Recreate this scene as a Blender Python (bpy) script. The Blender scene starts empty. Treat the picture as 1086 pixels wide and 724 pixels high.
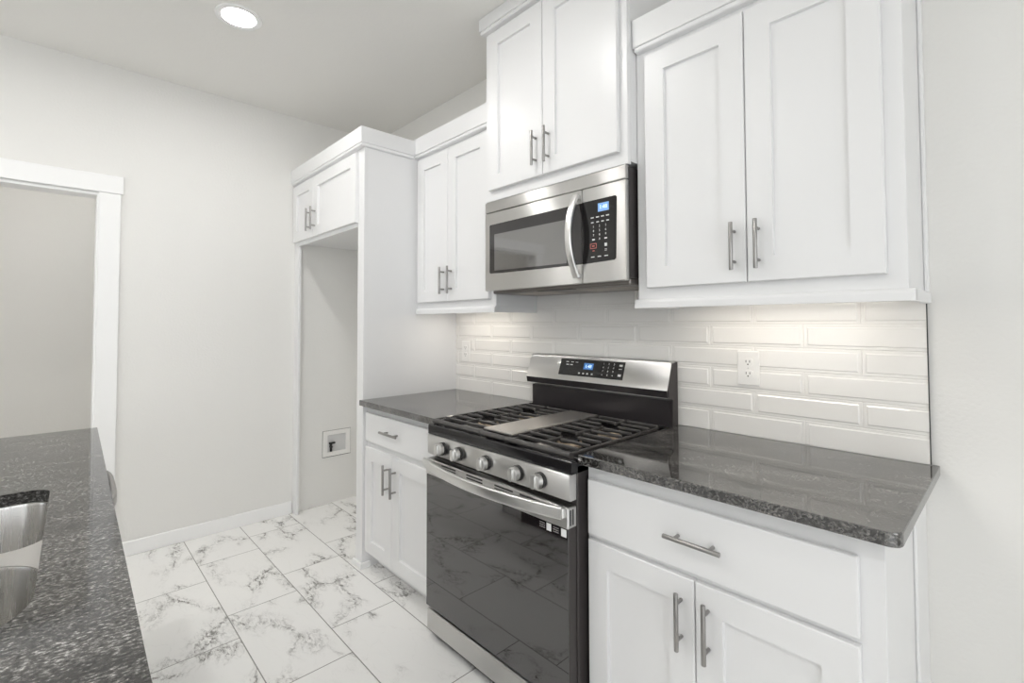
import bpy, bmesh, math
from mathutils import Vector, Matrix
R = math.radians
SC = bpy.context.scene
COL = SC.collection

# ------------------------------------------------------------------ camera
cam_data = bpy.data.cameras.new('camera')
cam = bpy.data.objects.new('camera', cam_data)
COL.objects.link(cam)
CAM = dict(f=509.24, cy=327.38, yaw=46.556, pitch=1.719, roll=-0.152, loc=(1.7721, -1.8732, 1.3314))
cam_data.sensor_fit = 'HORIZONTAL'
cam_data.sensor_width = 36.0
cam_data.lens = CAM['f'] * 36.0 / 1086
cam_data.shift_y = -(362.0 - CAM['cy']) / 1086
cam_data.clip_start = 0.02
ya, pi_, ro = R(CAM['yaw']), R(CAM['pitch']), R(CAM['roll'])
rr = Vector((math.cos(ya), math.sin(ya), 0)); fw = Vector((-math.sin(ya), math.cos(ya), 0)); up = Vector((0, 0, 1))
fw2 = fw * math.cos(pi_) + up * math.sin(pi_); up2 = up * math.cos(pi_) - fw * math.sin(pi_)
r3 = rr * math.cos(ro) + up2 * math.sin(ro); u3 = up2 * math.cos(ro) - rr * math.sin(ro)
mw = Matrix((r3, u3, -fw2)).transposed().to_4x4()
mw.translation = Vector(CAM['loc'])
cam.matrix_world = mw
SC.camera = cam

# ------------------------------------------------------------------ light levels
CAN = 138.0          # radiance of each recessed lamp lens
LED = 17.0            # radiance of the under-cabinet strips
SKY = 3.0            # daylight outside the windows
SC.view_settings.view_transform = 'Standard'
SC.view_settings.look = 'None'
SC.view_settings.gamma = 1
SC.view_settings.use_curve_mapping = False
SC.view_settings.exposure = -0.06
w = bpy.data.worlds.new('daylight'); SC.world = w; w.use_nodes = True
bg = w.node_tree.nodes['Background']; bg.inputs[0].default_value = (0.93, 0.965, 1, 1); bg.inputs[1].default_value = SKY
try:
    SC.cycles.use_denoising = True
    SC.cycles.max_bounces = 20; SC.cycles.diffuse_bounces = 18; SC.cycles.glossy_bounces = 8
    SC.cycles.sample_clamp_indirect = 8.0
    SC.cycles.caustics_reflective = False; SC.cycles.caustics_refractive = False
except Exception:
    pass

# ------------------------------------------------------------------ materials
def nm(name):
    m = bpy.data.materials.new(name); m.use_nodes = True
    nt = m.node_tree; return m, nt, nt.nodes['Principled BSDF']
def N(nt, kind, **kw):
    n = nt.nodes.new(kind)
    for k, v in kw.items():
        if k in n.inputs.keys(): n.inputs[k].default_value = v
        else: setattr(n, k, v)
    return n
def L(nt, a, b): nt.links.new(a, b)
def objco(nt, scale=(1, 1, 1), rot=(0, 0, 0)):
    tc = N(nt, 'ShaderNodeTexCoord'); mp = N(nt, 'ShaderNodeMapping')
    mp.inputs['Scale'].default_value = scale; mp.inputs['Rotation'].default_value = rot
    L(nt, tc.outputs['Object'], mp.inputs['Vector']); return mp.outputs['Vector']
def ramp(nt, fac, stops):
    r = N(nt, 'ShaderNodeValToRGB'); e = r.color_ramp.elements
    while len(e) < len(stops): e.new(0.5)
    for i, (p, c) in enumerate(stops):
        e[i].position = p; e[i].color = (*c, 1) if len(c) == 3 else c
    L(nt, fac, r.inputs['Fac']); return r.outputs['Color']
def simple(name, col, rough, metal=0, ior=1.5, coat=0, bump=None):
    m, nt, b = nm(name)
    b.inputs['Base Color'].default_value = (*col, 1); b.inputs['Roughness'].default_value = rough
    b.inputs['Metallic'].default_value = metal; b.inputs['IOR'].default_value = ior
    b.inputs['Coat Weight'].default_value = coat
    # faint procedural unevenness so that no surface is perfectly flat
    n = N(nt, 'ShaderNodeTexNoise', Scale=(bump or (40, 0, 0))[0], Detail=3.0)
    L(nt, objco(nt), n.inputs['Vector'])
    bp = N(nt, 'ShaderNodeBump', Strength=(bump or (0, .02, 0))[1], Distance=(bump or (0, 0, .001))[2])
    L(nt, n.outputs['Fac'], bp.inputs['Height']); L(nt, bp.outputs['Normal'], b.inputs['Normal'])
    return m
WALL = simple('wall_paint', (.775, .768, .748), .65, bump=(85, .35, .004))
CEIL = simple('ceiling_paint', (.80, .79, .765), .8, bump=(70, .3, .004))
TRIM = simple('trim_paint', (.87, .87, .87), .35)
CAB = simple('cabinet_paint', (.785, .785, .79), .34, bump=(25, .05, .001))
CABIN = simple('cabinet_inside', (.75, .74, .73), .5)
NICKEL = simple('satin_nickel', (.36, .35, .34), .30, metal=1)
BLACKPL = simple('black_plastic', (.018, .017, .017), .35)
ENAMEL = simple('black_enamel', (.012, .011, .012), .12, ior=1.55)
IRON = simple('cast_iron', (.060, .056, .054), .40, bump=(300, .25, .001))
DARKSTEEL = simple('dark_steel_side', (.055, .048, .047), .38, metal=.3)
BANDMAT = simple('dark_band', (.045, .040, .042), .22, metal=.35)
SINKRIM = simple('sink_rim_steel', (.66, .65, .635), .34, metal=1)
DWSTEEL = simple('dishwasher_bar_steel', (.34, .33, .32), .34, metal=1)
TILE = simple('white_glazed_tile', (.84, .825, .80), .12, bump=(18, .08, .002))
GROUT = simple('grout', (.76, .745, .72), .7)
PLATE = simple('outlet_plastic', (.84, .83, .81), .3)
SLOT = simple('socket_slot', (.03, .03, .03), .5)
STICKER = simple('sticker_white', (.85, .85, .85), .5)
BRASS = simple('brass_burner', (.55, .44, .33), .35, metal=1)
BOXGREY = simple('box_plastic', (.62, .62, .62), .4)
TRANSP = simple('knob_metal', (.78, .775, .76), .33, metal=1)
HANDLE = simple('bar_steel', (.78, .775, .76), .30, metal=1)
GRIDDLE = simple('griddle_plate', (.50, .475, .45), .36, metal=.85)
LEDG = simple('lamp_housing', (.85, .85, .85), .4)
PRINT = simple('printed_marks', (.72, .72, .72), .6)
PRINTRED = simple('printed_red_marks', (.55, .16, .14), .6)
PRINTDIM = simple('printed_dim_marks', (.22, .21, .21), .6)
UNDER = simple('appliance_underside', (.22, .20, .185), .4, metal=.6)
FILTER = simple('mesh_filter', (.42, .38, .34), .4, metal=.8, bump=(500, .6, .002))

def steel(name, col, rough, aniso=.75, rot=.25, grain=(6, 6, 1500)):
    m, nt, b = nm(name)
    b.inputs['Base Color'].default_value = (*col, 1); b.inputs['Metallic'].default_value = 1
    n = N(nt, 'ShaderNodeTexNoise', Scale=1.0, Detail=4.0)
    L(nt, objco(nt, grain), n.inputs['Vector'])
    mr = N(nt, 'ShaderNodeMapRange'); mr.inputs['To Min'].default_value = rough - .025; mr.inputs['To Max'].default_value = rough + .025
    L(nt, n.outputs['Fac'], mr.inputs['Value']); L(nt, mr.outputs['Result'], b.inputs['Roughness'])
    b.inputs['Anisotropic'].default_value = aniso; b.inputs['Anisotropic Rotation'].default_value = rot
    t = N(nt, 'ShaderNodeTangent', direction_type='RADIAL', axis='Z'); L(nt, t.outputs['Tangent'], b.inputs['Tangent'])
    return m
STEEL = steel('brushed_stainless', (.66, .652, .64), .30, 1.0)
SINKST = steel('sink_stainless', (.62, .608, .59), .27, .5, .25, (160, 160, 1.5))

def dark_glass(name, base, ior, rough=.03):
    m, nt, b = nm(name)
    b.inputs['Base Color'].default_value = (*base, 1); b.inputs['Roughness'].default_value = rough
    b.inputs['IOR'].default_value = ior
    return m
OVENGLASS = dark_glass('oven_glass', (.012, .009, .010), 2.15)
MWFRAME = dark_glass('microwave_black_glass', (.020, .017, .018), 1.7, .06)
MWGLASS = dark_glass('microwave_window_glass', (.06, .058, .055), 2.9, .05)
PANELGLASS = dark_glass('control_panel_glass', (.014, .013, .013), 1.5, .08)

def emit(name, col, s):
    m, nt, b = nm(name)
    b.inputs['Base Color'].default_value = (*col, 1)
    b.inputs['Emission Color'].default_value = (*col, 1); b.inputs['Emission Strength'].default_value = s
    return m
CANLENS = emit('lamp_lens', (1, .985, .962), CAN)
LEDLENS = emit('led_lens', (1, .925, .82), LED)
DIGIT = emit('display_digits', (.62, .82, 1), 1.2)
DISPLAYBG = emit('display_blue_glow', (.05, .17, .42), .55)
MWDISP = emit('microwave_display', (.16, .30, .55), .7)

def granite(name, rot, s=1.0, dark=(.014, .0135, .013), light=(.42, .41, .395), ior=1.5, an=115, lf=.55, sh=0.0):
    m, nt, b = nm(name)
    v = objco(nt, (1, 1, 1), (0, 0, rot))
    mp = N(nt, 'ShaderNodeMapping'); mp.inputs['Scale'].default_value = (260 * s, an * s, 220 * s); L(nt, v, mp.inputs['Vector'])
    n1 = N(nt, 'ShaderNodeTexNoise', Scale=1.0, Detail=5.0, Roughness=.7, Distortion=.15); L(nt, mp.outputs['Vector'], n1.inputs['Vector'])
    mp2 = N(nt, 'ShaderNodeMapping'); mp2.inputs['Scale'].default_value = (22 * s, 7 * s, 14 * s); L(nt, v, mp2.inputs['Vector'])
    n2 = N(nt, 'ShaderNodeTexNoise', Scale=1.0, Detail=4.0, Roughness=.6, Distortion=.8); L(nt, mp2.outputs['Vector'], n2.inputs['Vector'])
    mix = N(nt, 'ShaderNodeMath', operation='MULTIPLY_ADD'); L(nt, n2.outputs['Fac'], mix.inputs[0]); mix.inputs[1].default_value = lf
    L(nt, n1.outputs['Fac'], mix.inputs[2])
    c = ramp(nt, mix.outputs[0], [(.66 - sh, dark), (.78 - sh, (.050, .048, .046)), (.88 - sh, (.14, .136, .13)), (1.0 - sh, light)])
    L(nt, c, b.inputs['Base Color']); b.inputs['Roughness'].default_value = .06; b.inputs['IOR'].default_value = ior
    return m
GRAN = granite('granite_wall_run', R(62), .80, (.008, .0065, .006), (.27, .245, .225), 2.2, 150, .38, .09)
GRANI = granite('granite_island', R(8), .80, light=(.50, .49, .475), an=150, lf=.28, sh=.15)

def marble():
    m, nt, b = nm('marble_floor_tile')
    tc = N(nt, 'ShaderNodeTexCoord'); sp = N(nt, 'ShaderNodeSeparateXYZ'); L(nt, tc.outputs['Object'], sp.inputs[0])
    def mth(op, a, b_=None, c_=None):
        n = N(nt, 'ShaderNodeMath', operation=op)
        for i, v in enumerate((a, b_, c_)):
            if v is None: continue
            if isinstance(v, (int, float)): n.inputs[i].default_value = v
            else: L(nt, v, n.inputs[i])
        return n.outputs[0]
    TW, TL = .3075, .622
    vy = mth('DIVIDE', mth('ADD', sp.outputs['Y'], .9775), -TW)      # row 0 starts at y=-.9775 and counts away from the range
    row = mth('FLOOR', vy); fy = mth('FRACT', vy)
    vx = mth('DIVIDE', mth('SUBTRACT', sp.outputs['X'], mth('MULTIPLY_ADD', row, .2065, -1.364)), TL)
    colm = mth('FLOOR', vx); fx = mth('FRACT', vx)
    dx = mth('MULTIPLY', mth('MINIMUM', fx, mth('SUBTRACT', 1.0, fx)), TL)
    dy = mth('MULTIPLY', mth('MINIMUM', fy, mth('SUBTRACT', 1.0, fy)), TW)
    d = mth('MINIMUM', dx, dy)
    joint = mth('LESS_THAN', d, .0021)
    cid = N(nt, 'ShaderNodeCombineXYZ'); L(nt, row, cid.inputs[0]); L(nt, colm, cid.inputs[1])
    wn = N(nt, 'ShaderNodeTexWhiteNoise', noise_dimensions='3D'); L(nt, cid.outputs[0], wn.inputs['Vector'])
    off = N(nt, 'ShaderNodeVectorMath', operation='SCALE'); off.inputs['Scale'].default_value = 37.0; L(nt, wn.outputs['Color'], off.inputs[0])
    add = N(nt, 'ShaderNodeVectorMath', operation='ADD'); L(nt, tc.outputs['Object'], add.inputs[0]); L(nt, off.outputs[0], add.inputs[1])
    rt = N(nt, 'ShaderNodeMapping'); rt.inputs['Rotation'].default_value = (0, 0, R(35)); rt.inputs['Scale'].default_value = (1.0, 1.9, 1); L(nt, add.outputs[0], rt.inputs['Vector'])
    P = rt.outputs['Vector']
    wp = N(nt, 'ShaderNodeTexNoise', Scale=3.2, Detail=5.0, Roughness=.6); L(nt, P, wp.inputs['Vector'])
    ws = N(nt, 'ShaderNodeVectorMath', operation='SCALE'); ws.inputs['Scale'].default_value = .34; L(nt, wp.outputs['Color'], ws.inputs[0])
    wa = N(nt, 'ShaderNodeVectorMath', operation='ADD'); L(nt, P, wa.inputs[0]); L(nt, ws.outputs[0], wa.inputs[1])
    # crackled vein web: distance to cell edges, shown only where the patch mask is on
    v1 = N(nt, 'ShaderNodeTexVoronoi', feature='DISTANCE_TO_EDGE', Scale=5.2); L(nt, wa.outputs[0], v1.inputs['Vector'])
    v2 = N(nt, 'ShaderNodeTexVoronoi', feature='DISTANCE_TO_EDGE', Scale=17.0); L(nt, wa.outputs[0], v2.inputs['Vector'])
    v0 = N(nt, 'ShaderNodeTexVoronoi', feature='DISTANCE_TO_EDGE', Scale=2.4); L(nt, wa.outputs[0], v0.inputs['Vector'])
    def line(o, wd): 
        r = N(nt, 'ShaderNodeMapRange', interpolation_type='SMOOTHSTEP'); L(nt, o, r.inputs['Value'])
        r.inputs['From Min'].default_value = 0; r.inputs['From Max'].default_value = wd; r.inputs['To Min'].default_value = 1; r.inputs['To Max'].default_value = 0
        return r.outputs['Result']
    band = line(v0.outputs['Distance'], .20)
    nz = N(nt, 'ShaderNodeTexNoise', Scale=26.0, Detail=6.0, Roughness=.7); L(nt, wa.outputs[0], nz.inputs['Vector'])
    nzz = N(nt, 'ShaderNodeMapRange'); L(nt, nz.outputs['Fac'], nzz.inputs['Value']); nzz.inputs['From Min'].default_value = .40; nzz.inputs['From Max'].default_value = .68
    pm = N(nt, 'ShaderNodeTexNoise', Scale=2.6, Detail=2.0); L(nt, P, pm.inputs['Vector'])
    pmm = N(nt, 'ShaderNodeMapRange', interpolation_type='SMOOTHSTEP'); L(nt, pm.outputs['Fac'], pmm.inputs['Value']); pmm.inputs['From Min'].default_value = .42; pmm.inputs['From Max'].default_value = .60
    mask = mth('MULTIPLY', band, pmm.outputs['Result'])
    web = mth('MULTIPLY', mth('MULTIPLY', line(v2.outputs['Distance'], .11), nzz.outputs['Result']), mask)
    vein1 = mth('MULTIPLY', line(v0.outputs['Distance'], .045), pmm.outputs['Result'])
    vein2 = mth('MULTIPLY', mth('MULTIPLY', line(v1.outputs['Distance'], .03), nzz.outputs['Result']), mth('MULTIPLY_ADD', mask, .8, .10))
    soft = mth('MULTIPLY', mth('MULTIPLY', mask, nzz.outputs['Result']), .40)
    tot = mth('ADD', mth('ADD', mth('MULTIPLY', web, .62), mth('MULTIPLY', mth('MULTIPLY', vein1, nzz.outputs['Result']), 1.0)), mth('ADD', mth('MULTIPLY', vein2, .9), soft))
    tot = mth('MINIMUM', tot, 1.0)
    mixc = N(nt, 'ShaderNodeMix', data_type='RGBA'); L(nt, tot, mixc.inputs['Factor'])
    mixc.inputs['A'].default_value = (.86, .855, .84, 1); mixc.inputs['B'].default_value = (.27, .262, .25, 1)
    mj = N(nt, 'ShaderNodeMix', data_type='RGBA'); L(nt, joint, mj.inputs['Factor']); L(nt, mixc.outputs['Result'], mj.inputs['A'])
    mj.inputs['B'].default_value = (.25, .245, .235, 1)
    L(nt, mj.outputs['Result'], b.inputs['Base Color'])
    rg = mth('MULTIPLY_ADD', joint, .5, .16); L(nt, rg, b.inputs['Roughness'])
    hb = N(nt, 'ShaderNodeBump', Strength=.5, Distance=.002); hb.invert = True; L(nt, joint, hb.inputs['Height']); L(nt, hb.outputs['Normal'], b.inputs['Normal'])
    return m
MARBLE = marble()

# ------------------------------------------------------------------ mesh helpers
def BM(): return bmesh.new()
def box(bm, x0, x1, y0, y1, z0, z1, bev=0.0, seg=1):
    if x1 < x0: x0, x1 = x1, x0
    if y1 < y0: y0, y1 = y1, y0
    if z1 < z0: z0, z1 = z1, z0
    g = bmesh.ops.create_cube(bm, size=1.0)
    for v in g['verts']:
        v.co = Vector(((x0 + x1) / 2 + v.co.x * (x1 - x0), (y0 + y1) / 2 + v.co.y * (y1 - y0), (z0 + z1) / 2 + v.co.z * (z1 - z0)))
    if bev > 0:
        es = list({e for v in g['verts'] for e in v.link_edges})
        bmesh.ops.bevel(bm, geom=es, offset=bev, segments=seg, profile=.5, affect='EDGES')
def cyl(bm, p0, p1, r0, r1=None, seg=20, bev=0.0):
    p0, p1 = Vector(p0), Vector(p1); d = p1 - p0
    m = Matrix.Translation((p0 + p1) / 2) @ d.to_track_quat('Z', 'Y').to_matrix().to_4x4()
    g = bmesh.ops.create_cone(bm, cap_ends=True, segments=seg, radius1=r0, radius2=r0 if r1 is None else r1, depth=d.length, matrix=m)
    if bev > 0:
        vs = set(g['verts']); es = [e for e in bm.edges if e.verts[0] in vs and e.verts[1] in vs and any(len(f.verts) > 4 for f in e.link_faces)]
        bmesh.ops.bevel(bm, geom=es, offset=bev, segments=2, profile=.5, affect='EDGES')
def prism(bm, prof, axis, a0, a1):
    """prof: list of 2-D points; axis 'x' -> (y,z), 'y' -> (x,z), 'z' -> (x,y)"""
    def P(p, a):
        return {'x': (a, p[0], p[1]), 'y': (p[0], a, p[1]), 'z': (p[0], p[1], a)}[axis]
    A = [bm.verts.new(P(p, a0)) for p in prof]; B = [bm.verts.new(P(p, a1)) for p in prof]
    n = len(prof)
    fs = [bm.faces.new(A), bm.faces.new(list(reversed(B)))]
    for i in range(n): fs.append(bm.faces.new((A[i], B[i], B[(i + 1) % n], A[(i + 1) % n])))
    bmesh.ops.recalc_face_normals(bm, faces=fs)
def sweep(bm, pts, sec, upv=(0, 0, 1), cap=True):
    """sweep a closed section (list of (a,b): a along side, b along up) along pts"""
    pts = [Vector(p) for p in pts]; upv = Vector(upv); rings = []
    for i, p in enumerate(pts):
        t = (pts[min(i + 1, len(pts) - 1)] - pts[max(i - 1, 0)]).normalized()
        s = t.cross(upv).normalized(); u = s.cross(t).normalized()
        rings.append([bm.verts.new(p + s * a + u * b) for a, b in sec])
    n = len(sec); fs = []
    for i in range(len(rings) - 1):
        for j in range(n):
            fs.append(bm.faces.new((rings[i][j], rings[i][(j + 1) % n], rings[i + 1][(j + 1) % n], rings[i + 1][j])))
    if cap: fs += [bm.faces.new(rings[0]), bm.faces.new(list(reversed(rings[-1])))]
    bmesh.ops.recalc_face_normals(bm, faces=fs)
def circ(r, n=12, ry=None): return [(r * math.cos(2 * math.pi * i / n), (ry or r) * math.sin(2 * math.pi * i / n)) for i in range(n)]
def rrect(w, h, r, n=4):
    out = []
    for cx, cy, a in ((w - r, h - r, 0), (-w + r, h - r, 90), (-w + r, -h + r, 180), (w - r, -h + r, 270)):
        for i in range(n + 1):
            t = R(a + 90 * i / n); out.append((cx + r * math.cos(t), cy + r * math.sin(t)))
    return out
def text_into(bm, s, size, mat4, align='CENTER'):
    cu = bpy.data.curves.new('marks', 'FONT'); cu.body = s; cu.size = size; cu.align_x = align; cu.align_y = 'CENTER'; cu.extrude = .0002; cu.resolution_u = 2
    o = bpy.data.objects.new('marks', cu); COL.objects.link(o); bpy.context.view_layer.update()
    me = bpy.data.meshes.new_from_object(o.evaluated_get(bpy.context.evaluated_depsgraph_get()))
    me.transform(mat4); bm.from_mesh(me)
    bpy.data.objects.remove(o); bpy.data.meshes.remove(me); bpy.data.curves.remove(cu)
def face_y(x, y, z, tilt=0): return Matrix.Translation((x, y, z)) @ Matrix.Rotation(R(90) + tilt, 4, 'X')

def obj(name, bm, mat, parent=None, smooth=None, label=None):
    """link a bmesh as ONE object; coordinates are given in the top-level thing's frame"""
    me = bpy.data.meshes.new(name); bm.to_mesh(me); bm.free()
    me.materials.append(mat)
    if smooth is not None:
        for p in me.polygons: p.use_smooth = True
        try: me.set_sharp_from_angle(angle=R(smooth))
        except Exception: pass
    o = bpy.data.objects.new(name, me); COL.objects.link(o)
    if parent is not None: o.parent = parent
    if label: o['label'] = label
    return o
ORG = {}
def thing(name, label, cat, loc=(0, 0, 0), rz=0.0, group=None):
    o = bpy.data.objects.new(name, None); COL.objects.link(o); o.empty_display_size = .05
    o.location = loc; o.rotation_euler = (0, 0, rz); o['label'] = label; o['category'] = cat
    if group: o['group'] = group
    return o
def tag(o, label, cat, group=None):
    o['label'] = label; o['category'] = cat
    if group: o['group'] = group
    return o
def struct(name, bm, mat, parent=None, smooth=None):
    o = obj(name, bm, mat, parent, smooth)
    if parent is None: o['kind'] = 'structure'
    return o
def part(t, name, bm, mat, smooth=None, label=None, sub=None):
    """a part of thing t (or of part sub) given in world coordinates"""
    bm.transform(Matrix.Translation(-t.location))
    return obj(name, bm, mat, sub or t, smooth, label)

# ------------------------------------------------------------------ dimensions
ZC = 2.82; XL = -1.788; HALL = -3.3; XR = 4.3; YF = -5.2; HEAD = 2.06
DO0, DO1 = -2.60, -1.722           # cased opening in the left wall

# ------------------------------------------------------------------ room shell
b = BM(); box(b, HALL, XR, YF, 0, -.08, 0); struct('floor', b, MARBLE)
b = BM(); box(b, HALL - .1, XR + .1, YF - .1, .12, ZC, ZC + .1); struct('ceiling', b, CEIL)
b = BM(); box(b, HALL - .1, XR + .1, 0, .12, -.08, ZC); struct('wall_back', b, WALL)
b = BM(); box(b, XL - .11, XL, DO1, 0, 0, ZC); box(b, XL - .11, XL, YF, DO0, 0, ZC); box(b, XL - .11, XL, DO0, DO1, HEAD + .015, ZC)
struct('wall_left', b, WALL)
b = BM(); box(b, HALL - .1, HALL, YF, 0, 0, ZC); struct('wall_hall', b, WALL)
VY0, VY1 = -4.6, -1.2
b = BM(); box(b, XR, XR + .1, YF, VY0, 0, ZC); box(b, XR, XR + .1, VY1, 0, 0, ZC); box(b, XR, XR + .1, VY0, VY1, 0, .25); box(b, XR, XR + .1, VY0, VY1, 2.45, ZC)
struct('wall_right', b, WALL)
b = BM()
for k in range(4):
    y = VY0 + (VY1 - VY0) * k / 3; box(b, XR - .012, XR + .08, y - .035, y + .035, .25, 2.45, .004)
for z in (.25, 2.45): box(b, XR - .013, XR + .081, VY0, VY1, z - .035, z + .035, .004)
struct('added_window_2', b, TRIM)  # unseen window, added as fill light for the left wall and alcove
# far side of the open room: an unseen window, added to bring in soft daylight
WX0, WX1, WZ0, WZ1 = -.6, .5, .25, 2.35
b = BM(); box(b, HALL, WX0, YF - .1, YF, 0, ZC); box(b, WX1, XR, YF - .1, YF, 0, ZC); box(b, WX0, WX1, YF - .1, YF, 0, WZ0); box(b, WX0, WX1, YF - .1, YF, WZ1, ZC)
struct('wall_front', b, WALL)
b = BM()
for x in (WX0, WX0 + (WX1 - WX0) / 3, WX0 + 2 * (WX1 - WX0) / 3, WX1): box(b, x - .035, x + .035, YF - .08, YF + .012, WZ0, WZ1, .004)
for z in (WZ0, WZ1): box(b, WX0, WX1, YF - .081, YF + .013, z - .035, z + .035, .004)
struct('added_window_1', b, TRIM)
pl = bpy.data.lights.new('daylight_portal', 'AREA'); pl.shape = 'RECTANGLE'; pl.size = WX1 - WX0; pl.size_y = WZ1 - WZ0; pl.cycles.is_portal = True
po = bpy.data.objects.new('daylight_portal', pl); COL.objects.link(po); po.location = ((WX0 + WX1) / 2, YF - .11, (WZ0 + WZ1) / 2); po.rotation_euler = (R(90), 0, R(180))
pl2 = bpy.data.lights.new('daylight_portal', 'AREA'); pl2.shape = 'RECTANGLE'; pl2.size = VY1 - VY0; pl2.size_y = 2.2; pl2.cycles.is_portal = True
po2 = bpy.data.objects.new('daylight_portal', pl2); COL.objects.link(po2); po2.location = (XR + .11, (VY0 + VY1) / 2, 1.35); po2.rotation_euler = (R(90), 0, R(90))

# baseboards
def baseboard(name, x0, x1, y0, y1):
    b = BM(); box(b, x0, x1, y0, y1, 0, .085, .004); struct(name, b, TRIM)
baseboard('baseboard_left', XL, XL + .014, -1.618, -.651)
baseboard('baseboard_front', XL, WX0 - .1, YF, YF + .014)
baseboard('baseboard_hall', HALL, HALL + .014, YF + .02, -.01)

# cased opening on the left wall
b = BM(); box(b, XL - .118, XL + .004, DO1 - .002, DO1 + .016, 0, HEAD, .002); box(b, XL - .118, XL + .004, DO0 - .016, DO0 + .002, 0, HEAD, .002); box(b, XL - .118, XL + .004, DO0 - .016, DO1 + .016, HEAD, HEAD + .016, .002)
d1 = struct('door_1', b, TRIM)
def casing(nm_, y0, y1, z0, z1, t=.017):
    b = BM(); box(b, XL + .0005, XL + t, y0, y1, z0, z1, .003); obj(nm_, b, TRIM, d1)
casing('side_casing', DO1 + .006, DO1 + .104, 0, 2.078)
casing('side_casing', DO0 - .104, DO0 - .006, 0, 2.078)
casing('head_casing', DO0 - .12, DO1 + .115, 2.078, 2.18, .022)

# ------------------------------------------------------------------ recessed lamps
def can_light(x, y, label):
    t = thing('recessed_light', label, 'ceiling light', (x, y, ZC), group='recessed ceiling lights')
    b = BM(); n = 40
    prof = [(.102, 0), (.1005, -.0045), (.097, -.0055), (.076, -.0055), (.0735, -.0045), (.0735, .0)]
    rings = [[b.verts.new((r * math.cos(2 * math.pi * i / n), r * math.sin(2 * math.pi * i / n), z)) for i in range(n)] for r, z in prof]
    for k in range(len(rings) - 1):
        for i in range(n): b.faces.new((rings[k][i], rings[k][(i + 1) % n], rings[k + 1][(i + 1) % n], rings[k + 1][i]))
    bmesh.ops.recalc_face_normals(b, faces=b.faces)
    obj('trim_ring', b, LEDG, t, 40)
    b = BM(); cyl(b, (0, 0, -.0035), (0, 0, -.0005), .0725, seg=40); obj('lens', b, CANLENS, t)
    return t
lamp = can_light(-.797, -1.26, 'round white recessed light in the ceiling, lit, above the aisle')
SPOTS = [(.27, -1.20, 'round recessed light out of view above the range aisle'),
         (-.72, -2.45, 'round recessed light out of view above far island end'),
         (.55, -2.45, 'round recessed light out of view above island sink'),
         (2.15, -2.45, 'round recessed light out of view above near island end'),
         (-.72, -3.9, 'round recessed light out of view beyond far island end'),
         (2.15, -3.9, 'round recessed light out of view beyond near island end'),
         (-2.45, -1.75, 'round recessed light out of view in the hallway'),
         (-2.45, -3.2, 'round recessed light out of view, added to brighten the hallway')]  # last one is an extra unseen lamp, added to lift the hall wall
for x, y, lb in SPOTS:
    r = lamp.copy(); COL.objects.link(r); r.location = (x, y, ZC); r['label'] = lb
    for ch in list(lamp.children):
        c = ch.copy(); COL.objects.link(c); c.parent = r

# ------------------------------------------------------------------ cabinet helpers
def slab(x0, x1, z0, z1, yb, yf, bev=.003):
    b = BM(); box(b, x0, x1, yf, yb, z0, z1, bev, 2); return b
def shaker(x0, x1, z0, z1, yb, yf, st=.066, rec=.0115):
    """shaker leaf facing -y: flat frame, stepped-in flat panel"""
    b = BM()
    def ring(i, y): return [b.verts.new(p) for p in ((x0 + i, y, z0 + i), (x1 - i, y, z0 + i), (x1 - i, y, z1 - i), (x0 + i, y, z1 - i))]
    rs = [ring(0, yb), ring(0, yf + .003), ring(.003, yf), ring(st - .001, yf), ring(st + .0005, yf + rec), ]
    fs = [b.faces.new(rs[0])]
    for A, B in zip(rs[:-1], rs[1:]):
        for i in range(4): fs.append(b.faces.new((A[i], A[(i + 1) % 4], B[(i + 1) % 4], B[i])))
    fs.append(b.faces.new(rs[-1]))
    bmesh.ops.recalc_face_normals(b, faces=fs)
    return b
def pull(t, leaf, x, z, yf, vertical=True, Ln=.150, r=.0062):
    b = BM(); yb = yf - .030
    d = Vector((0, 0, 1)) if vertical else Vector((1, 0, 0)); c = Vector((x, yb, z))
    cyl(b, c - d * Ln / 2, c + d * Ln / 2, r, seg=16, bev=.001)
    for s in (-.048, .048):
        p = c + d * s; cyl(b, p, (p.x, yf + .0005, p.z), .0048, seg=12)
    return part(t, 'handle', b, NICKEL, 40, sub=leaf)
def crown(t, x0, x1, yb, yf, z0, z1, left=True, right=True):
    """flat stacked crown: fascia with a small cove lip below"""
    b = BM(); o = .022
    box(b, x0, x1, yf, yb, z0, z1, .002)
    box(b, x0 + (.004 if left else 0), x1 - (.004 if right else 0), yf + .005, yb, z0 - .014, z0 + .002, .003)
    return part(t, 'crown_moulding', b, CAB)

# ------------------------------------------------------------------ refrigerator surround
PX = -.7186
t = thing('refrigerator_cabinet', 'tall white refrigerator surround with empty alcove and two small doors on top', 'cabinet', ((XL + PX) / 2, -.3, 0))
FY = -.645
b = BM(); box(b, XL + .002, PX - .02, FY + .02, -.003, 1.905, 2.40)
part(t, 'carcass', b, CAB)
b = BM(); box(b, XL + .002, PX - .074, FY, FY + .0198, 1.878, 2.40, .0015); part(t, 'face_frame', b, CAB)
b = BM(); box(b, PX - .0195, PX, FY + .019, -.002, 0, 2.40); box(b, PX - .0735, PX, FY, FY + .0195, 0, 2.40, .0015); part(t, 'side_panel', b, CAB)
b = BM(); box(b, XL + .002, XL + .075, FY, FY + .019, 0, 1.8775, .0015); part(t, 'filler_strip', b, CAB)
ds = -1.405
for x0, x1, hx in ((-1.772, ds - .0015, ds - .038), (ds + .0015, -.785, ds + .038)):
    lf = part(t, 'door', shaker(x0, x1, 1.903, 2.300, FY - .001, FY - .021, .072), CAB)
    pull(t, lf, hx, 2.018, FY - .021)
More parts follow.
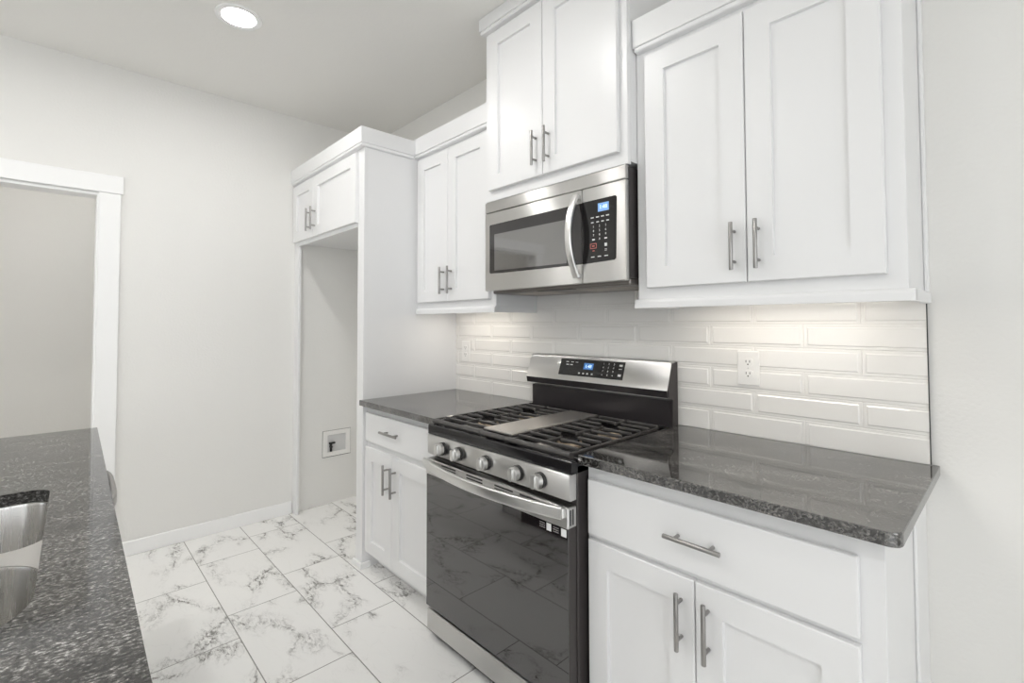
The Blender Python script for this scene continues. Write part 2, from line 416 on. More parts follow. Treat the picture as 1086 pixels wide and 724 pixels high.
b = BM(); x1 = PX + .022; box(b, XL + .002, x1, FY - .03, -.003, 2.335, 2.425, .002); box(b, XL + .002, x1 - .004, FY - .026, -.335, 2.318, 2.337, .004)
part(t, 'crown_moulding', b, CAB)
b = BM(); box(b, PX - .088, PX + .014, FY - .014, FY - .0005, 0, .033, .005, 2); box(b, PX + .0005, PX + .014, FY - .013, FY + .045, 0, .033, .005, 2)
part(t, 'base_shoe', b, TRIM)

# ice maker outlet box on the left wall of the alcove
t = thing('water_outlet_box', 'recessed grey water supply box on the alcove wall near the floor', 'outlet box', (XL, -.328, .44))
b = BM(); y0, y1, z0, z1 = -.432, -.222, .345, .533
def yzring(a0, a1, c0, c1, x): return [b.verts.new((x, p, q)) for p, q in ((a0, c0), (a1, c0), (a1, c1), (a0, c1))]
rs = [yzring(y0, y1, z0, z1, XL + .0005), yzring(y0, y1, z0, z1, XL + .008), yzring(y0 + .002, y1 - .002, z0 + .002, z1 - .002, XL + .010), yzring(y0 + .033, y1 - .033, z0 + .030, z1 - .030, XL + .009), yzring(y0 + .036, y1 - .036, z0 + .033, z1 - .033, XL + .0005)]
for A, B in zip(rs[:-1], rs[1:]):
    for q in range(4): b.faces.new((A[q], A[(q + 1) % 4], B[(q + 1) % 4], B[q]))
bmesh.ops.recalc_face_normals(b, faces=b.faces)
part(t, 'frame', b, PLATE)
b = BM(); box(b, XL + .0004, XL + .0025, y0 + .03, y1 - .03, z0 + .028, z1 - .028); part(t, 'back_plate', b, BOXGREY)
b = BM(); cyl(b, (XL + .014, -.375, .382), (XL + .014, -.375, .44), .009); cyl(b, (XL + .002, -.375, .418), (XL + .03, -.375, .418), .008); box(b, XL + .008, XL + .026, -.39, -.345, .437, .45, .003)
part(t, 'valve', b, BLACKPL, 40)
b = BM(); box(b, XL + .0003, XL + .0018, y0 - .002, y1 + .004, z0 - .005, z1 + .002); part(t, 'gasket', b, SLOT)

# ------------------------------------------------------------------ upper cabinets
def upper(name, label, x0, x1, yf, z0, z1, split, dx0, dx1, dz0, dz1, hz, rail=None, cr=None, st=.07, side_l=True):
    t = thing(name, label, 'cabinet', ((x0 + x1) / 2, yf / 2, z0))
    b = BM(); box(b, x0, x1, yf + .02, -.0105, z0 + .0, z1); part(t, 'carcass', b, CAB)
    b = BM(); box(b, x0 - .0, x1 + .0, yf, yf + .0198, z0 - .012, z1, .0015); part(t, 'face_frame', b, CAB)
    for a, c, hx in ((dx0, split - .0018, split - .036), (split + .0018, dx1, split + .036)):
        lf = part(t, 'door', shaker(a, c, dz0, dz1, yf - .001, yf - .021, st), CAB)
        pull(t, lf, hx, hz, yf - .021)
    if cr:
        cx0, cx1, cz0, cz1, cl, crr = cr
        b = BM(); box(b, cx0, cx1, yf - .032, -.003, cz0, cz1, .002); box(b, cx0 + (.004 if cl else 0), cx1 - (.004 if crr else 0), yf - .027, -.003, cz0 - .017, cz0 + .002, .004)
        part(t, 'crown_moulding', b, CAB)
    if rail:
        rx0, rx1, rz0, rz1 = rail
        b = BM()
        prism(b, [(yf - .012, rz0), (yf - .012, rz1 - .012), (yf - .009, rz1 - .004), (yf - .004, rz1), (yf + .012, rz1), (yf + .012, rz0)], 'x', rx0, rx1)
        for xx, yy in ((rx0, -.0105), (rx1, -.0105)):
            s = 1 if xx == rx0 else -1
            if xx == rx0 and not side_l: continue
            box(b, xx, xx + s * .02, yf + .005, -.0105, rz0, rz1, .002)
        part(t, 'light_rail', b, CAB)
    return t
tl = upper('wall_cabinet', 'white two-door wall cabinet between the refrigerator surround and the microwave', PX + .001, -.002, -.30, 1.41, 2.36, -.381, -.690, -.036, 1.453, 2.302, 1.568,
           rail=(PX + .002, -.001, 1.386, 1.418), cr=(PX + .0015, -.003, 2.338, 2.438, False, False), side_l=False)
tm = upper('wall_cabinet', 'tallest white two-door cabinet above the microwave reaching the ceiling', 0.0, .800, -.365, 1.928, 2.78, .391, .036, .768, 1.963, 2.722, 2.081,
           cr=(-.02, .822, 2.758, ZC - .001, True, True))
tr_ = upper('wall_cabinet', 'large white two-door wall cabinet nearest the camera, above the right counter', .8015, 1.582, -.305, 1.41, 2.38, 1.196, .846, 1.540, 1.457, 2.312, 1.570,
            rail=(.792, 1.596, 1.386, 1.418), cr=(.8035, 1.606, 2.352, 2.458, True, True), st=.076)
b = BM(); box(b, 1.5825, 1.593, -.030, -.0005, 1.418, 2.335, .003); part(tr_, 'scribe_moulding', b, CAB)

# under-cabinet lights
for x0, x1, lb in ((.92, 1.50, 'slim warm light bar under the right wall cabinet, lighting the tile'), (-.62, -.10, 'slim warm light bar under the left wall cabinet, lighting the tile')):
    t = thing('under_cabinet_light', lb, 'light', ((x0 + x1) / 2, -.17, 1.40), group='under cabinet lights')
    b = BM(); box(b, x0, x1, -.19, -.15, 1.400, 1.4098, .002); part(t, 'housing', b, LEDG)
    b = BM(); box(b, x0 + .01, x1 - .01, -.185, -.155, 1.397, 1.4002); part(t, 'diffuser', b, LEDLENS)

# ------------------------------------------------------------------ tiled splashback
def tiles():
    b = BM(); RW, TL_ = .0822, .326
    zt = 1.325; y0, yl, yh = -.0042, -.0045, -.0098
    for k in range(-2, 6):
        za, zb = zt - (k + 0) * RW, zt - (k - 1) * RW        # row k lies between za (bottom) and zb (top)
        za, zb = zt - k * RW, zt - (k - 1) * RW
        xo = .772 if k % 2 == 0 else .609
        for i in range(-6, 5):
            xa, xb = xo + i * TL_, xo + (i + 1) * TL_
            for lo, hi, ztop in ((PX + .001, -.001, 1.409), (-.001, .7995, 1.489), (.7995, 1.5835, 1.409)):
                a, c = max(xa, lo), min(xb, hi); d, e = max(za, .9145), min(zb, ztop)
                if c - a < .006 or e - d < .006: continue
                g = .0011
                def ring(gl, gr, gb, gt, y): return [b.verts.new(p) for p in ((a + gl, y, d + gb), (c - gr, y, d + gb), (c - gr, y, e - gt), (a + gl, y, e - gt))]
                # cut edges get no bevel; whole edges slope in
                fl = 1 if a == xa else 0; fr = 1 if c == xb else 0; fb = 1 if d == za else 0; ft = 1 if e == zb else 0
                def rg(s, y): return ring(g * fl + s * fl, g * fr + s * fr, g * fb + s * fb, g * ft + s * ft, y)
                rs = [rg(0, -.0005), rg(0, -.0065), rg(.0010, -.0075), rg(.0088, -.0075), rg(.0122, -.0100)]
                for A, B in zip(rs[:-1], rs[1:]):
                    for q in range(4):
                        try: b.faces.new((A[q], A[(q + 1) % 4], B[(q + 1) % 4], B[q]))
                        except ValueError: pass
                b.faces.new(rs[-1])
    bmesh.ops.recalc_face_normals(b, faces=b.faces)
    return b
t = thing('tile_backsplash', 'glossy white wall tiles behind the range and above both counters', 'backsplash', (.43, 0, .914))
part(t, 'tile', tiles(), TILE)
b = BM(); box(b, PX + .001, 1.5835, -.0052, -.0004, .9145, 1.409); box(b, 0, .7995, -.0051, -.0004, 1.409, 1.489); part(t, 'grout', b, GROUT)
b = BM(); box(b, 1.5837, 1.5857, -.0105, -.0003, .9145, 1.386); part(t, 'edge_trim', b, SLOT)

def outlet(x, z, label, wd=.078, ht=.127):
    t = thing('wall_outlet', label, 'outlet', (x, -.01, z), group='outlets on the tiles')
    b = BM(); box(b, x - wd / 2, x + wd / 2, -.0155, -.0098, z - ht / 2, z + ht / 2, .003, 2); part(t, 'cover_plate', b, PLATE)
    for s in (-.0215, .0215):
        b = BM(); prism(b, [(x + a, z + s + c) for a, c in rrect(.0175, .0145, .009)], 'y', -.0178, -.0153)
        so = part(t, 'socket', b, PLATE)
        b = BM()
        for dx in (-.0065, .0065): box(b, x + dx - .0012, x + dx + .0012, -.0183, -.0176, z + s - .0005, z + s + .008)
        cyl(b, (x, -.0183, z + s - .007), (x, -.0176, z + s - .007), .0026, seg=10)
        part(t, 'slot', b, SLOT, sub=so)
    b = BM(); cyl(b, (x, -.0164, z), (x, -.0152, z), .0028, seg=10); part(t, 'screw', b, BOXGREY)
outlet(1.079, 1.163, 'white double outlet on the tiles above the right counter')
outlet(-.612, 1.158, 'small white outlet on the tiles in the left corner, left of the range')

# ------------------------------------------------------------------ base cabinets
def base(label, x0, x1, fx0, fx1, dx0, dx1, split, dz0, dz1, wz0, wz1, dpx, dpl, hz, st=.072):
    t = thing('base_cabinet', label, 'cabinet', ((x0 + x1) / 2, -.31, 0)); fy = -.618
    b = BM(); box(b, x0, x1, fy + .02, -.012, .095, .882); part(t, 'carcass', b, CAB)
    b = BM(); box(b, fx0, fx1, fy, fy + .0198, .085, .8825, .0015); part(t, 'face_frame', b, CAB)
    b = BM(); box(b, x0, x1, fy + .07, fy + .085, 0, .0945); part(t, 'toe_kick', b, CAB)
    dr = part(t, 'drawer', slab(dx0, dx1, wz0, wz1, fy - .001, fy - .020, .004), CAB)
    pull(t, dr, dpx, (wz0 + wz1) / 2 + .004, fy - .020, False, dpl)
    for a, c, hx in ((dx0, split - .0018, split - .037), (split + .0018, dx1, split + .037)):
        lf = part(t, 'door', shaker(a, c, dz0, dz1, fy - .001, fy - .020, st), CAB)
        pull(t, lf, hx, hz, fy - .020)
    return t
base('white base cabinet left of the range beside the refrigerator surround', PX + .001, -.004, PX + .001, -.004, -.703, -.030, -.415, .098, .664, .694, .848, -.41, .165, .542)
t = base('white base cabinet at the right end of the run, nearest the camera', .806, 1.562, .803, 1.570, .815, 1.526, 1.165, .098, .648, .664, .836, 1.1695, .155, .5385)
b = BM(); box(b, 1.5622, 1.5705, -.20, -.0005, 0, .882, .003); part(t, 'scribe_moulding', b, CAB)

# ------------------------------------------------------------------ worktops
def top_slab(pts, z0, z1, bev=.003):
    b = BM(); prism(b, pts, 'z', z0, z1)
    bmesh.ops.bevel(b, geom=[e for e in b.edges if abs(e.verts[0].co.z - e.verts[1].co.z) < 1e-6], offset=bev, segments=2, profile=.5, affect='EDGES')
    return b
YC = -.6658
b = top_slab([(PX + .001, -.0125), (PX + .001, -.644), (PX - .0, -.6465), (PX - .0, YC), (-.003, YC), (-.003, -.0125)], .884, .914)
tag(obj('countertop', b, GRAN), 'dark speckled granite countertop left of the range', 'countertop')
xe, rc = 1.604, .026
cor = [(xe - rc + rc * math.cos(R(-90 + a)), YC + rc + rc * math.sin(R(-90 + a))) for a in range(0, 91, 15)]
b = top_slab([(.801, -.0125), (.801, YC)] + cor + [(xe, -.001), (1.587, -.001), (1.587, -.0125)], .884, .914)
tag(obj('countertop', b, GRAN), 'dark polished granite countertop right of the range reflecting the tiles', 'countertop')

# ------------------------------------------------------------------ gas range
t = thing('gas_range', 'stainless steel freestanding gas range with black glass oven door', 'range', (.397, -.35, 0))
X0, X1 = .002, .795; YK = -.698
b = BM(); box(b, X0 + .004, X1 + .003, -.668, -.03, .03, .879, .003); part(t, 'body', b, DARKSTEEL)
for x in (.06, .735):
    for y in (-.64, -.09):
        b = BM(); cyl(b, (x, y, 0), (x, y, .034), .017, seg=14); part(t, 'foot', b, BLACKPL)
# cooktop pan with front lip
b = BM(); prism(b, [(-.03, .880), (-.03, .892), (-.64, .892), (-.655, .886), (-.672, .886), (-.690, .898), (YK + .001, .895), (YK, .856), (-.60, .856), (-.60, .880)], 'x', X0, X1 + .003)
bmesh.ops.bevel(b, geom=[e for e in b.edges if abs(e.verts[0].co.x - e.verts[1].co.x) > .5], offset=.003, segments=2, profile=.5, affect='EDGES')
part(t, 'cooktop', b, ENAMEL, 40)
# control panel
b = BM(); prism(b, [(-.66, .855), (YK - .001, .855), (YK - .004, .85), (YK - .004, .779), (YK, .773), (-.66, .773)], 'x', X0, X1 - .001)
bmesh.ops.bevel(b, geom=[e for e in b.edges if abs(e.verts[0].co.x - e.verts[1].co.x) < 1e-5 and e.verts[0].co.y < -.69], offset=.004, segments=2, profile=.5, affect='EDGES')
cp = part(t, 'control_panel', b, STEEL, 35)
for kx in (.122, .230, .396, .566, .672):
    b = BM(); yk = YK - .004; z = .814
    cyl(b, (kx, yk + .001, z), (kx, yk - .012, z), .0268, .0262, seg=28)
    k = part(t, 'knob', b, BLACKPL, 40, label='silver knob with black collar')
    b = BM(); cyl(b, (kx, yk - .012, z), (kx, yk - .034, z), .0245, .0235, seg=32, bev=.003)
    prism(b, [(kx + a, z + c) for a, c in rrect(.0085, .0215, .005)], 'y', yk - .042, yk - .033)
    part(t, 'grip', b, TRANSP, 40, sub=k)
# oven door
b = BM(); box(b, X0 + .002, X1, -.705, -.670, .134, .754, .003); dr = part(t, 'oven_door', b, DARKSTEEL)
b = BM(); box(b, X0 + .003, X1 - .003, -.7075, -.7048, .137, .692, .001); part(t, 'glass', b, OVENGLASS, sub=dr)
b = BM(); box(b, X0 + .002, X1 + .001, -.712, -.6695, .690, .755, .003); part(t, 'top_trim', b, STEEL, sub=dr)
for c in (.17, .335, .50, .63):
    for z in (.735, .746):
        b = BM(); box(b, c - .048, c + .048, -.7127, -.7115, z - .0028, z + .0028); part(t, 'vent_slot', b, SLOT, sub=dr)
for y in (-.700, -.688):
    b = BM(); box(b, X1 + .0008, X1 + .0018, y - .003, y + .003, .700, .748); part(t, 'vent_slot', b, SLOT, sub=dr)
b = BM(); n = 24; pts = []
for i in range(n + 1):
    u = i / n; x = X0 + .012 + (X1 - X0 - .024) * u; pts.append((x, -.7245 - .052 * math.sin(math.pi * u) ** .85, .742))
sweep(b, pts, rrect(.0085, .0195, .006), (0, 0, 1))
for x in (X0 + .022, X1 - .022): box(b, x - .016, x + .016, -.728, -.711, .726, .758, .003)
part(t, 'handle', b, HANDLE, 35, sub=dr)
for x, w_ in ((.712, .010), (.775, .011)):
    b = BM(); box(b, x - w_, x + w_, -.7082, -.7074, .662, .686); part(t, 'sticker', b, STICKER, sub=dr, label='small white square sticker')
for x in (.683, .742):
    b = BM()
    for q in range(3): box(b, x - .012, x + .012, -.7080, -.7074, .665 + q * .007, .668 + q * .007)
    part(t, 'printed_note', b, PRINTDIM, sub=dr)
# bottom drawer
b = BM(); box(b, X0 + .002, X1, -.704, -.672, .034, .122, .004); part(t, 'storage_drawer', b, STEEL)
# backguard
b = BM(); prism(b, [(-.03, .905), (-.052, .905), (-.052, 1.014), (-.030, 1.016)], 'x', X0 + .003, X1 - .002); part(t, 'backguard_base', b, BANDMAT)
b = BM(); prism(b, [(-.013, .95), (-.013, 1.172), (-.046, 1.172), (-.053, 1.168), (-.0935, 1.058), (-.0885, 1.032), (-.070, 1.027), (-.03, 1.027), (-.03, .95)], 'x', X0, X1)
part(t, 'backguard', b, STEEL)
b = BM(); prism(b, [(-.014, .90), (-.014, 1.170), (-.051, 1.166), (-.0915, 1.058), (-.0865, 1.033), (-.055, 1.020), (-.055, .90)], 'x', X1 + .0002, X1 + .0045); part(t, 'end_cap', b, DARKSTEEL)
b = BM(); prism(b, [(-.0955, 1.0575), (-.0900, 1.0295), (-.070, 1.0260), (-.070, 1.030), (-.085, 1.034), (-.0900, 1.0580)], 'x', X0 + .001, X1 - .001); part(t, 'backguard_lip', b, BANDMAT)
tl_ = math.atan2(.0405, .110)   # face leans back
def bgp(x, s, off=.0): # s = distance up the face from its lower edge
    return (x, -.0935 + s * math.sin(tl_) - off * math.cos(tl_), 1.058 + s * math.cos(tl_) + off * math.sin(tl_) * -1 + off * 0)
b = BM()
q = [bgp(.212, .026, .0012), bgp(.580, .026, .0012), bgp(.580, .107, .0012), bgp(.212, .107, .0012)]; q2 = [bgp(x, s, -.002) for x, s in ((.212, .026), (.580, .026), (.580, .107), (.212, .107))]
A = [b.verts.new(p) for p in q]; B = [b.verts.new(p) for p in q2]
b.faces.new(A); b.faces.new(B)
for i in range(4): b.faces.new((A[i], A[(i + 1) % 4], B[(i + 1) % 4], B[i]))
bmesh.ops.recalc_face_normals(b, faces=b.faces); dp = part(t, 'display_panel', b, PANELGLASS)
def bgm(x, s, off): s += .007; p = bgp(x, s, off); return face_y(*p, -tl_)
def bgquad(bm, x0, x1, s0, s1, off):
    s0 += .007; s1 += .007
    v = [bm.verts.new(bgp(x, s, off)) for x, s in ((x0, s0), (x1, s0), (x1, s1), (x0, s1))]; u = [bm.verts.new(bgp(x, s, off - .0006)) for x, s in ((x0, s0), (x1, s0), (x1, s1), (x0, s1))]
    fs = [bm.faces.new(v), bm.faces.new(u)] + [bm.faces.new((v[i], v[(i + 1) % 4], u[(i + 1) % 4], u[i])) for i in range(4)]
    bmesh.ops.recalc_face_normals(bm, faces=fs)
b = BM(); bgquad(b, .358, .412, .054, .084, .0018); part(t, 'screen', b, DISPLAYBG, sub=dp, label='small glowing blue clock screen')
b = BM(); text_into(b, '1:48', .022, bgm(.385, .069, .0026)); part(t, 'clock_digits', b, DIGIT, sub=dp)
b = BM()
for x in (.255, .285, .312): bgquad(b, x - .008, x + .008, .084, .087, .0016)
for x in (.258, .282): bgquad(b, x - .008, x + .008, .070, .074, .0016)
for x in (.338, .362, .386, .412): bgquad(b, x - .005, x + .005, .030, .037, .0016)
for j, rowt in enumerate(('123', '456', '789', '*0#')):
    for i, ch in enumerate(rowt): 
        if ch in '*#': bgquad(b, .468 + i * .028 - .003, .468 + i * .028 + .003, .085 - j * .017, .088 - j * .017, .0016)
        else: text_into(b, ch, .012, bgm(.468 + i * .028, .087 - j * .017, .0016))
for s, h in ((.080, .008), (.066, .003), (.034, .010)): bgquad(b, .552, .568, s, s + h, .0016)
part(t, 'key_marks', b, PRINT, sub=dp)
# grates, griddle and burners
GZ = .918; GF = -.676; GB = -.115
for gx0, gx1 in ((.030, .318), (.486, .772)):
    b = BM(); cyl(b, (gx0 - .012, GF, GZ - .008), (gx1 + .0085, GF, GZ - .008), .0098, seg=14)
    box(b, gx0, gx0 + .010, GF, GB, GZ - .016, GZ - .004, .002); box(b, gx1 - .010, gx1, GF, GB, GZ - .016, GZ - .004, .002); box(b, gx0, gx1, GB - .010, GB, GZ - .016, GZ - .002, .002)
    xm = (gx0 + gx1) / 2
    ys = [GF + .048 + i * (GB - GF - .062) / 8 for i in range(9)]
    for i, y in enumerate(ys):
        if i in (2, 6):                      # bars that stop short around the burner
            sp = ((gx0, xm - .040), (xm + .040, gx1))
        elif i == 4: sp = ((gx0, gx1),)
        else: sp = ((gx0, xm - .012), (xm + .012, gx1)) if i in (1, 3, 5, 7) else ((gx0, gx1),)
        for a, c in sp: box(b, a, c, y - .0040, y + .0040, GZ - .006, GZ + .006, .0025)
    for yy in (ys[2], ys[6]):
        box(b, xm - .0045, xm + .0045, yy - .125, yy - .038, GZ - .005, GZ + .007, .002); box(b, xm - .0045, xm + .0045, yy + .038, yy + .125 if yy == ys[2] else GB, GZ - .005, GZ + .007, .002)
    for x in (gx0 + .006, gx1 - .006):
        for y in (GF + .02, -.395, GB - .01): box(b, x - .006, x + .006, y - .006, y + .006, .8925, GZ - .008, .001)
    part(t, 'grate', b, IRON, 40)
    for yy in (ys[2], ys[6]):
        b = BM(); cyl(b, (xm, yy, .8918), (xm, yy, .901), .048, .045, seg=28); bn = part(t, 'burner', b, BRASS, 40)
        b = BM(); cyl(b, (xm, yy, .901), (xm, yy, .908), .038, .036, seg=28, bev=.002); part(t, 'burner_cap', b, ENAMEL, 40, sub=bn)
b = BM(); cyl(b, (.3285, GF, GZ - .008), (.4715, GF, GZ - .008), .0098, seg=14)
for x in (.334, .470): box(b, x - .006, x + .006, GF, GB, .893, GZ - .004, .002)
box(b, .334, .470, GB - .012, GB, .893, GZ - .002, .002)
part(t, 'centre_grate', b, IRON, 40)
b = BM(); box(b, .321, .480, -.655, -.125, GZ - .002, GZ + .0075, .003, 2)
part(t, 'griddle', b, GRIDDLE)

# ------------------------------------------------------------------ microwave
t = thing('microwave_oven', 'stainless over-the-range microwave with black window under the tallest cabinet', 'microwave', (.4, -.19, 1.486))
MX0, MX1, MY = .002, .797, -.375; MZ0, MZ1 = 1.486, 1.9125
b = BM(); box(b, MX0 + .004, MX1 - .004, -.358, -.0105, MZ0 + .012, MZ1 - .001, .002); part(t, 'body', b, DARKSTEEL)
b = BM(); box(b, MX0 + .012, MX1 - .012, -.335, -.03, MZ0 - .012, MZ0 + .0118, .004); un = part(t, 'underside', b, UNDER)
for x in (.2, .6):
    b = BM(); box(b, x - .13, x + .13, -.26, -.10, MZ0 - .0135, MZ0 - .0115); part(t, 'grease_filter', b, FILTER, sub=un)
b = BM(); box(b, .30, .50, -.325, -.295, MZ0 - .014, MZ0 - .0115, .001); part(t, 'lamp_cover', b, BLACKPL, sub=un)
b = BM(); box(b, MX0, MX1, MY, -.357, 1.861, MZ1, .004, 2); part(t, 'vent_grille', b, STEEL)
b = BM(); box(b, MX0, .5925, MY, -.357, MZ0, 1.8585, .004, 2); md = part(t, 'door', b, STEEL)
b = BM(); prism(b, [(.037 + .27 + a, 1.680 + c) for a, c in rrect(.270, .1135, .008)], 'y', MY - .0012, MY + .001)
bb = BM(); pts = [(.037, 1.575), (.041, 1.569)]
pts += [(.037 + .5555 * k / 8, 1.567 - .004 * math.sin(math.pi * k / 16)) for k in range(1, 9)] + [(.5922, 1.804)] + [(.5922 - .5512 * k / 8, 1.804 - .004 * (k / 8)) for k in range(1, 9)] + [(.037, 1.795)]
b.free(); b = BM(); prism(b, pts, 'y', MY - .0012, MY + .001); bb.free()
wf = part(t, 'window_frame', b, MWFRAME, sub=md)
b = BM(); prism(b, [(.072, 1.580), (.515, 1.574), (.522, 1.60), (.524, 1.66), (.520, 1.72), (.512, 1.752), (.072, 1.752)], 'y', MY - .0020, MY - .001); part(t, 'window', b, MWGLASS, sub=md)
b = BM(); n = 20; pts = []
for i in range(n + 1):
    u = i / n; pts.append((.574, MY - .012 - .050 * math.sin(math.pi * u) ** .85, 1.512 + (1.838 - 1.512) * u))
sweep(b, pts, rrect(.0075, .0150, .006), (1, 0, 0))
for z in (1.519, 1.831): box(b, .561, .587, MY - .016, MY + .0, z - .009, z + .009, .003)
part(t, 'handle', b, HANDLE, 35, sub=md)
b = BM(); box(b, .5945, MX1, MY, -.357, MZ0, 1.8585, .004, 2); mp_ = part(t, 'control_panel', b, STEEL)
b = BM(); prism(b, [(.5948, 1.562), (.745, 1.566), (.752, 1.572), (.757, 1.800), (.751, 1.806), (.5948, 1.806)], 'y', MY - .0012, MY + .001); kp = part(t, 'keypad', b, PANELGLASS, sub=mp_)
b = BM(); box(b, .672, .722, MY - .0018, MY - .001, 1.757, 1.789); part(t, 'display', b, MWDISP, sub=mp_, label='blue lit display')
b = BM(); text_into(b, '1:48', .021, face_y(.697, MY - .0022, 1.773)); part(t, 'clock_digits', b, DIGIT, sub=mp_)
b = BM()
for z, w_ in ((1.738, .007), (1.719, .006)):
    for x in (.645, .670, .693, .716): box(b, x - w_, x + w_, MY - .0017, MY - .001, z - .0022, z + .0022)
for j, rowt in enumerate(('123', '456', '789', ' 0 ')):
    for i, ch in enumerate(rowt):
        if ch != ' ': text_into(b, ch, .012, face_y(.650 + i * .0285, MY - .0015, 1.702 - j * .0165))
for x in (.650, .707): box(b, x - .006, x + .006, MY - .0017, MY - .001, 1.650, 1.655)
box(b, .701, .713, MY - .0017, MY - .001, 1.622, 1.634, .0003)
for x in (.646, .677, .708): box(b, x - .008, x + .008, MY - .0017, MY - .001, 1.584, 1.5875)
for z in (1.606, 1.611): box(b, .702, .712, MY - .0017, MY - .001, z - .001, z + .001)
part(t, 'key_marks', b, PRINT, sub=mp_)
b = BM()
for z0, z1, x0, x1 in ((1.636, 1.638, .634, .664), (1.618, 1.620, .634, .664), (1.618, 1.638, .634, .636), (1.618, 1.638, .662, .664), (1.626, 1.630, .643, .655), (1.608, 1.6105, .645, .655)):
    box(b, x0, x1, MY - .0017, MY - .001, z0, z1)
part(t, 'cancel_mark', b, PRINTRED, sub=mp_)

# ------------------------------------------------------------------ island
IL = (-.81, -1.747, 0); IR = math.atan2(-.038, 1.878)
LX, LY = 2.47, -1.06           # island top in its own frame: x along the aisle edge, y away from the aisle
SX0, SX1, SY0, SY1 = .865, 1.655, -.56, -.113
def rpoly(x0, x1, y0, y1, r, n=8):
    w_, h_ = (x1 - x0) / 2, (y1 - y0) / 2
    return [((x0 + x1) / 2 + a, (y0 + y1) / 2 + c) for a, c in rrect(w_, h_, r, n)]
def holed(outer, holes, z0, z1):
    """slab with rounded holes"""
    b = BM(); loops = [outer] + holes; tops = []; bots = []
    for lp in loops:
        tops.append([b.verts.new((x, y, z1)) for x, y in lp]); bots.append([b.verts.new((x, y, z0)) for x, y in lp])
    for arr in (tops, bots):
        es = []
        for lp in arr:
            for i in range(len(lp)): es.append(b.edges.new((lp[i], lp[(i + 1) % len(lp)])))
        bmesh.ops.triangle_fill(b, use_beauty=True, use_dissolve=False, edges=es)
    for T_, B_ in zip(tops, bots):
        for i in range(len(T_)): b.faces.new((T_[i], T_[(i + 1) % len(T_)], B_[(i + 1) % len(T_)], B_[i]))
    bmesh.ops.recalc_face_normals(b, faces=b.faces)
    return b
outer = [(0, 0), (0, LY), (LX, LY), (LX, 0)]
hole = []
for cx, cy, r, a0 in ((SX1, SY1, .13, 0), (SX0, SY1, .045, 90), (SX0, SY0, .045, 180), (SX1, SY0, .13, 270)):
    sx = -1 if cx == SX1 else 1; sy = -1 if cy == SY1 else 1
    for i in range(11):
        a = R(a0 + 9 * i); hole.append((cx + sx * r + r * math.cos(a), cy + sy * r + r * math.sin(a)))
b = holed(outer, [hole], .884, .914)
o = obj('island_countertop', b, GRANI); o.location = IL; o.rotation_euler = (0, 0, IR)
tag(o, 'grey streaked granite island countertop with a sink cut into it', 'countertop')
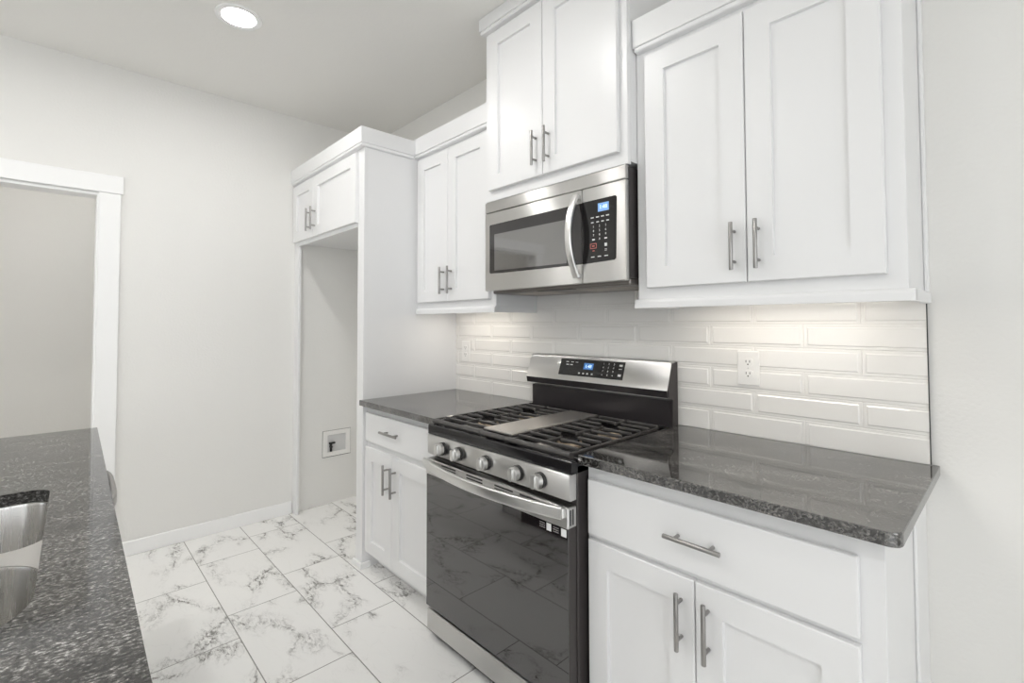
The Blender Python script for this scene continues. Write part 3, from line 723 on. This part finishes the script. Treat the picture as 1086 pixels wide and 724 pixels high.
# sink
t = thing('kitchen_sink', 'stainless double-bowl sink set under the island countertop', 'sink', IL, IR)
bowls = [rpoly(SX0 - .004, 1.205, SY0 - .004, SY1 + .004, .06), rpoly(1.265, SX1 + .004, SY0 - .004, SY1 + .004, .11)]
b = holed([(SX0 - .03, SY1 + .03), (SX0 - .03, SY0 - .03), (SX1 + .03, SY0 - .03), (SX1 + .03, SY1 + .03)], bowls, .880, .8835)
obj('rim', b, SINKRIM, t)
for lp in bowls:
    b = BM(); cx = sum(p[0] for p in lp) / len(lp); cy = sum(p[1] for p in lp) / len(lp); rings = []
    for z, s, in ((.8815, 1.0), (.876, .993), (.72, .965), (.70, .95), (.688, .90), (.684, .80), (.682, .12)):
        rings.append([b.verts.new((cx + (x - cx) * s, cy + (y - cy) * s, z)) for x, y in lp])
    for A, B in zip(rings[:-1], rings[1:]):
        for i in range(len(A)): b.faces.new((A[i], A[(i + 1) % len(A)], B[(i + 1) % len(A)], B[i]))
    bmesh.ops.recalc_face_normals(b, faces=b.faces); 
    bw = obj('bowl', b, SINKST, t, 50)
    b = BM(); cyl(b, (cx, cy, .679), (cx, cy, .684), .044, seg=24); obj('drain', b, BOXGREY, bw)
# island cabinets and dishwasher
t = thing('island_cabinet', 'white island base cabinet carrying the sink and granite top', 'cabinet', IL, IR)
FYI = -.040; DW0, DW1 = .235, .838
b = BM(); 
box(b, .03, .215, LY + .03, FYI - .02, .095, .883); box(b, .215, .86, LY + .03, -.68, .095, .883); box(b, .845, LX - .03, LY + .03, FYI - .02, .095, .66); box(b, 1.71, LX - .03, LY + .03, FYI - .02, .66, .883)
box(b, .845, 1.71, LY + .03, -.62, .66, .878); box(b, .845, 1.71, -.078, FYI - .02, .66, .878)
obj('carcass', b, CAB, t)
b = BM(); box(b, .03, .86, -.13, -.115, 0, .0945); box(b, .86, LX - .03, -.13, -.115, 0, .0945); box(b, .03, .05, LY + .05, -.115, 0, .0945); obj('toe_kick', b, CAB, t)
for x0, x1 in ((.05, .218), (.87, 1.25), (1.255, 1.635), (1.66, 2.04), (2.045, 2.42)):
    lf = obj('door', shaker(x0, x1, .10, .87, 0, .019, .05), CAB, t)
    lf.data.transform(Matrix.Scale(-1, 4, (0, 1, 0))); lf.data.transform(Matrix.Translation((0, FYI - .019 + .019, 0)))
    lf.data.flip_normals()
t = thing('dishwasher', 'dishwasher in the island front with a bowed grey steel handle', 'dishwasher', IL, IR)
b = BM(); box(b, DW0, DW1, -.66, FYI - .022, .10, .868, .003); obj('tub', b, DARKSTEEL, t)
b = BM(); box(b, DW0 + .002, DW1 - .002, FYI - .022, FYI - .001, .10, .868, .004); dd = obj('door', b, dark_glass('dishwasher_dark_front', (.02, .019, .019), 1.5, .3), t)
b = BM(); n = 24; pts = []
for i in range(n + 1):
    u = i / n; pts.append((DW0 + .035 + (DW1 - DW0 - .07) * u, FYI + .008 + .056 * (1 - (2 * u - 1) ** 4) ** .9, .800))
sweep(b, pts, rrect(.009, .017, .006), (0, 0, 1)); obj('handle', b, DWSTEEL, dd, 35)
b = BM(); box(b, DW0 + .01, DW1 - .01, -.11, -.085, .0, .0985); obj('kick_plate', b, BLACKPL, t)
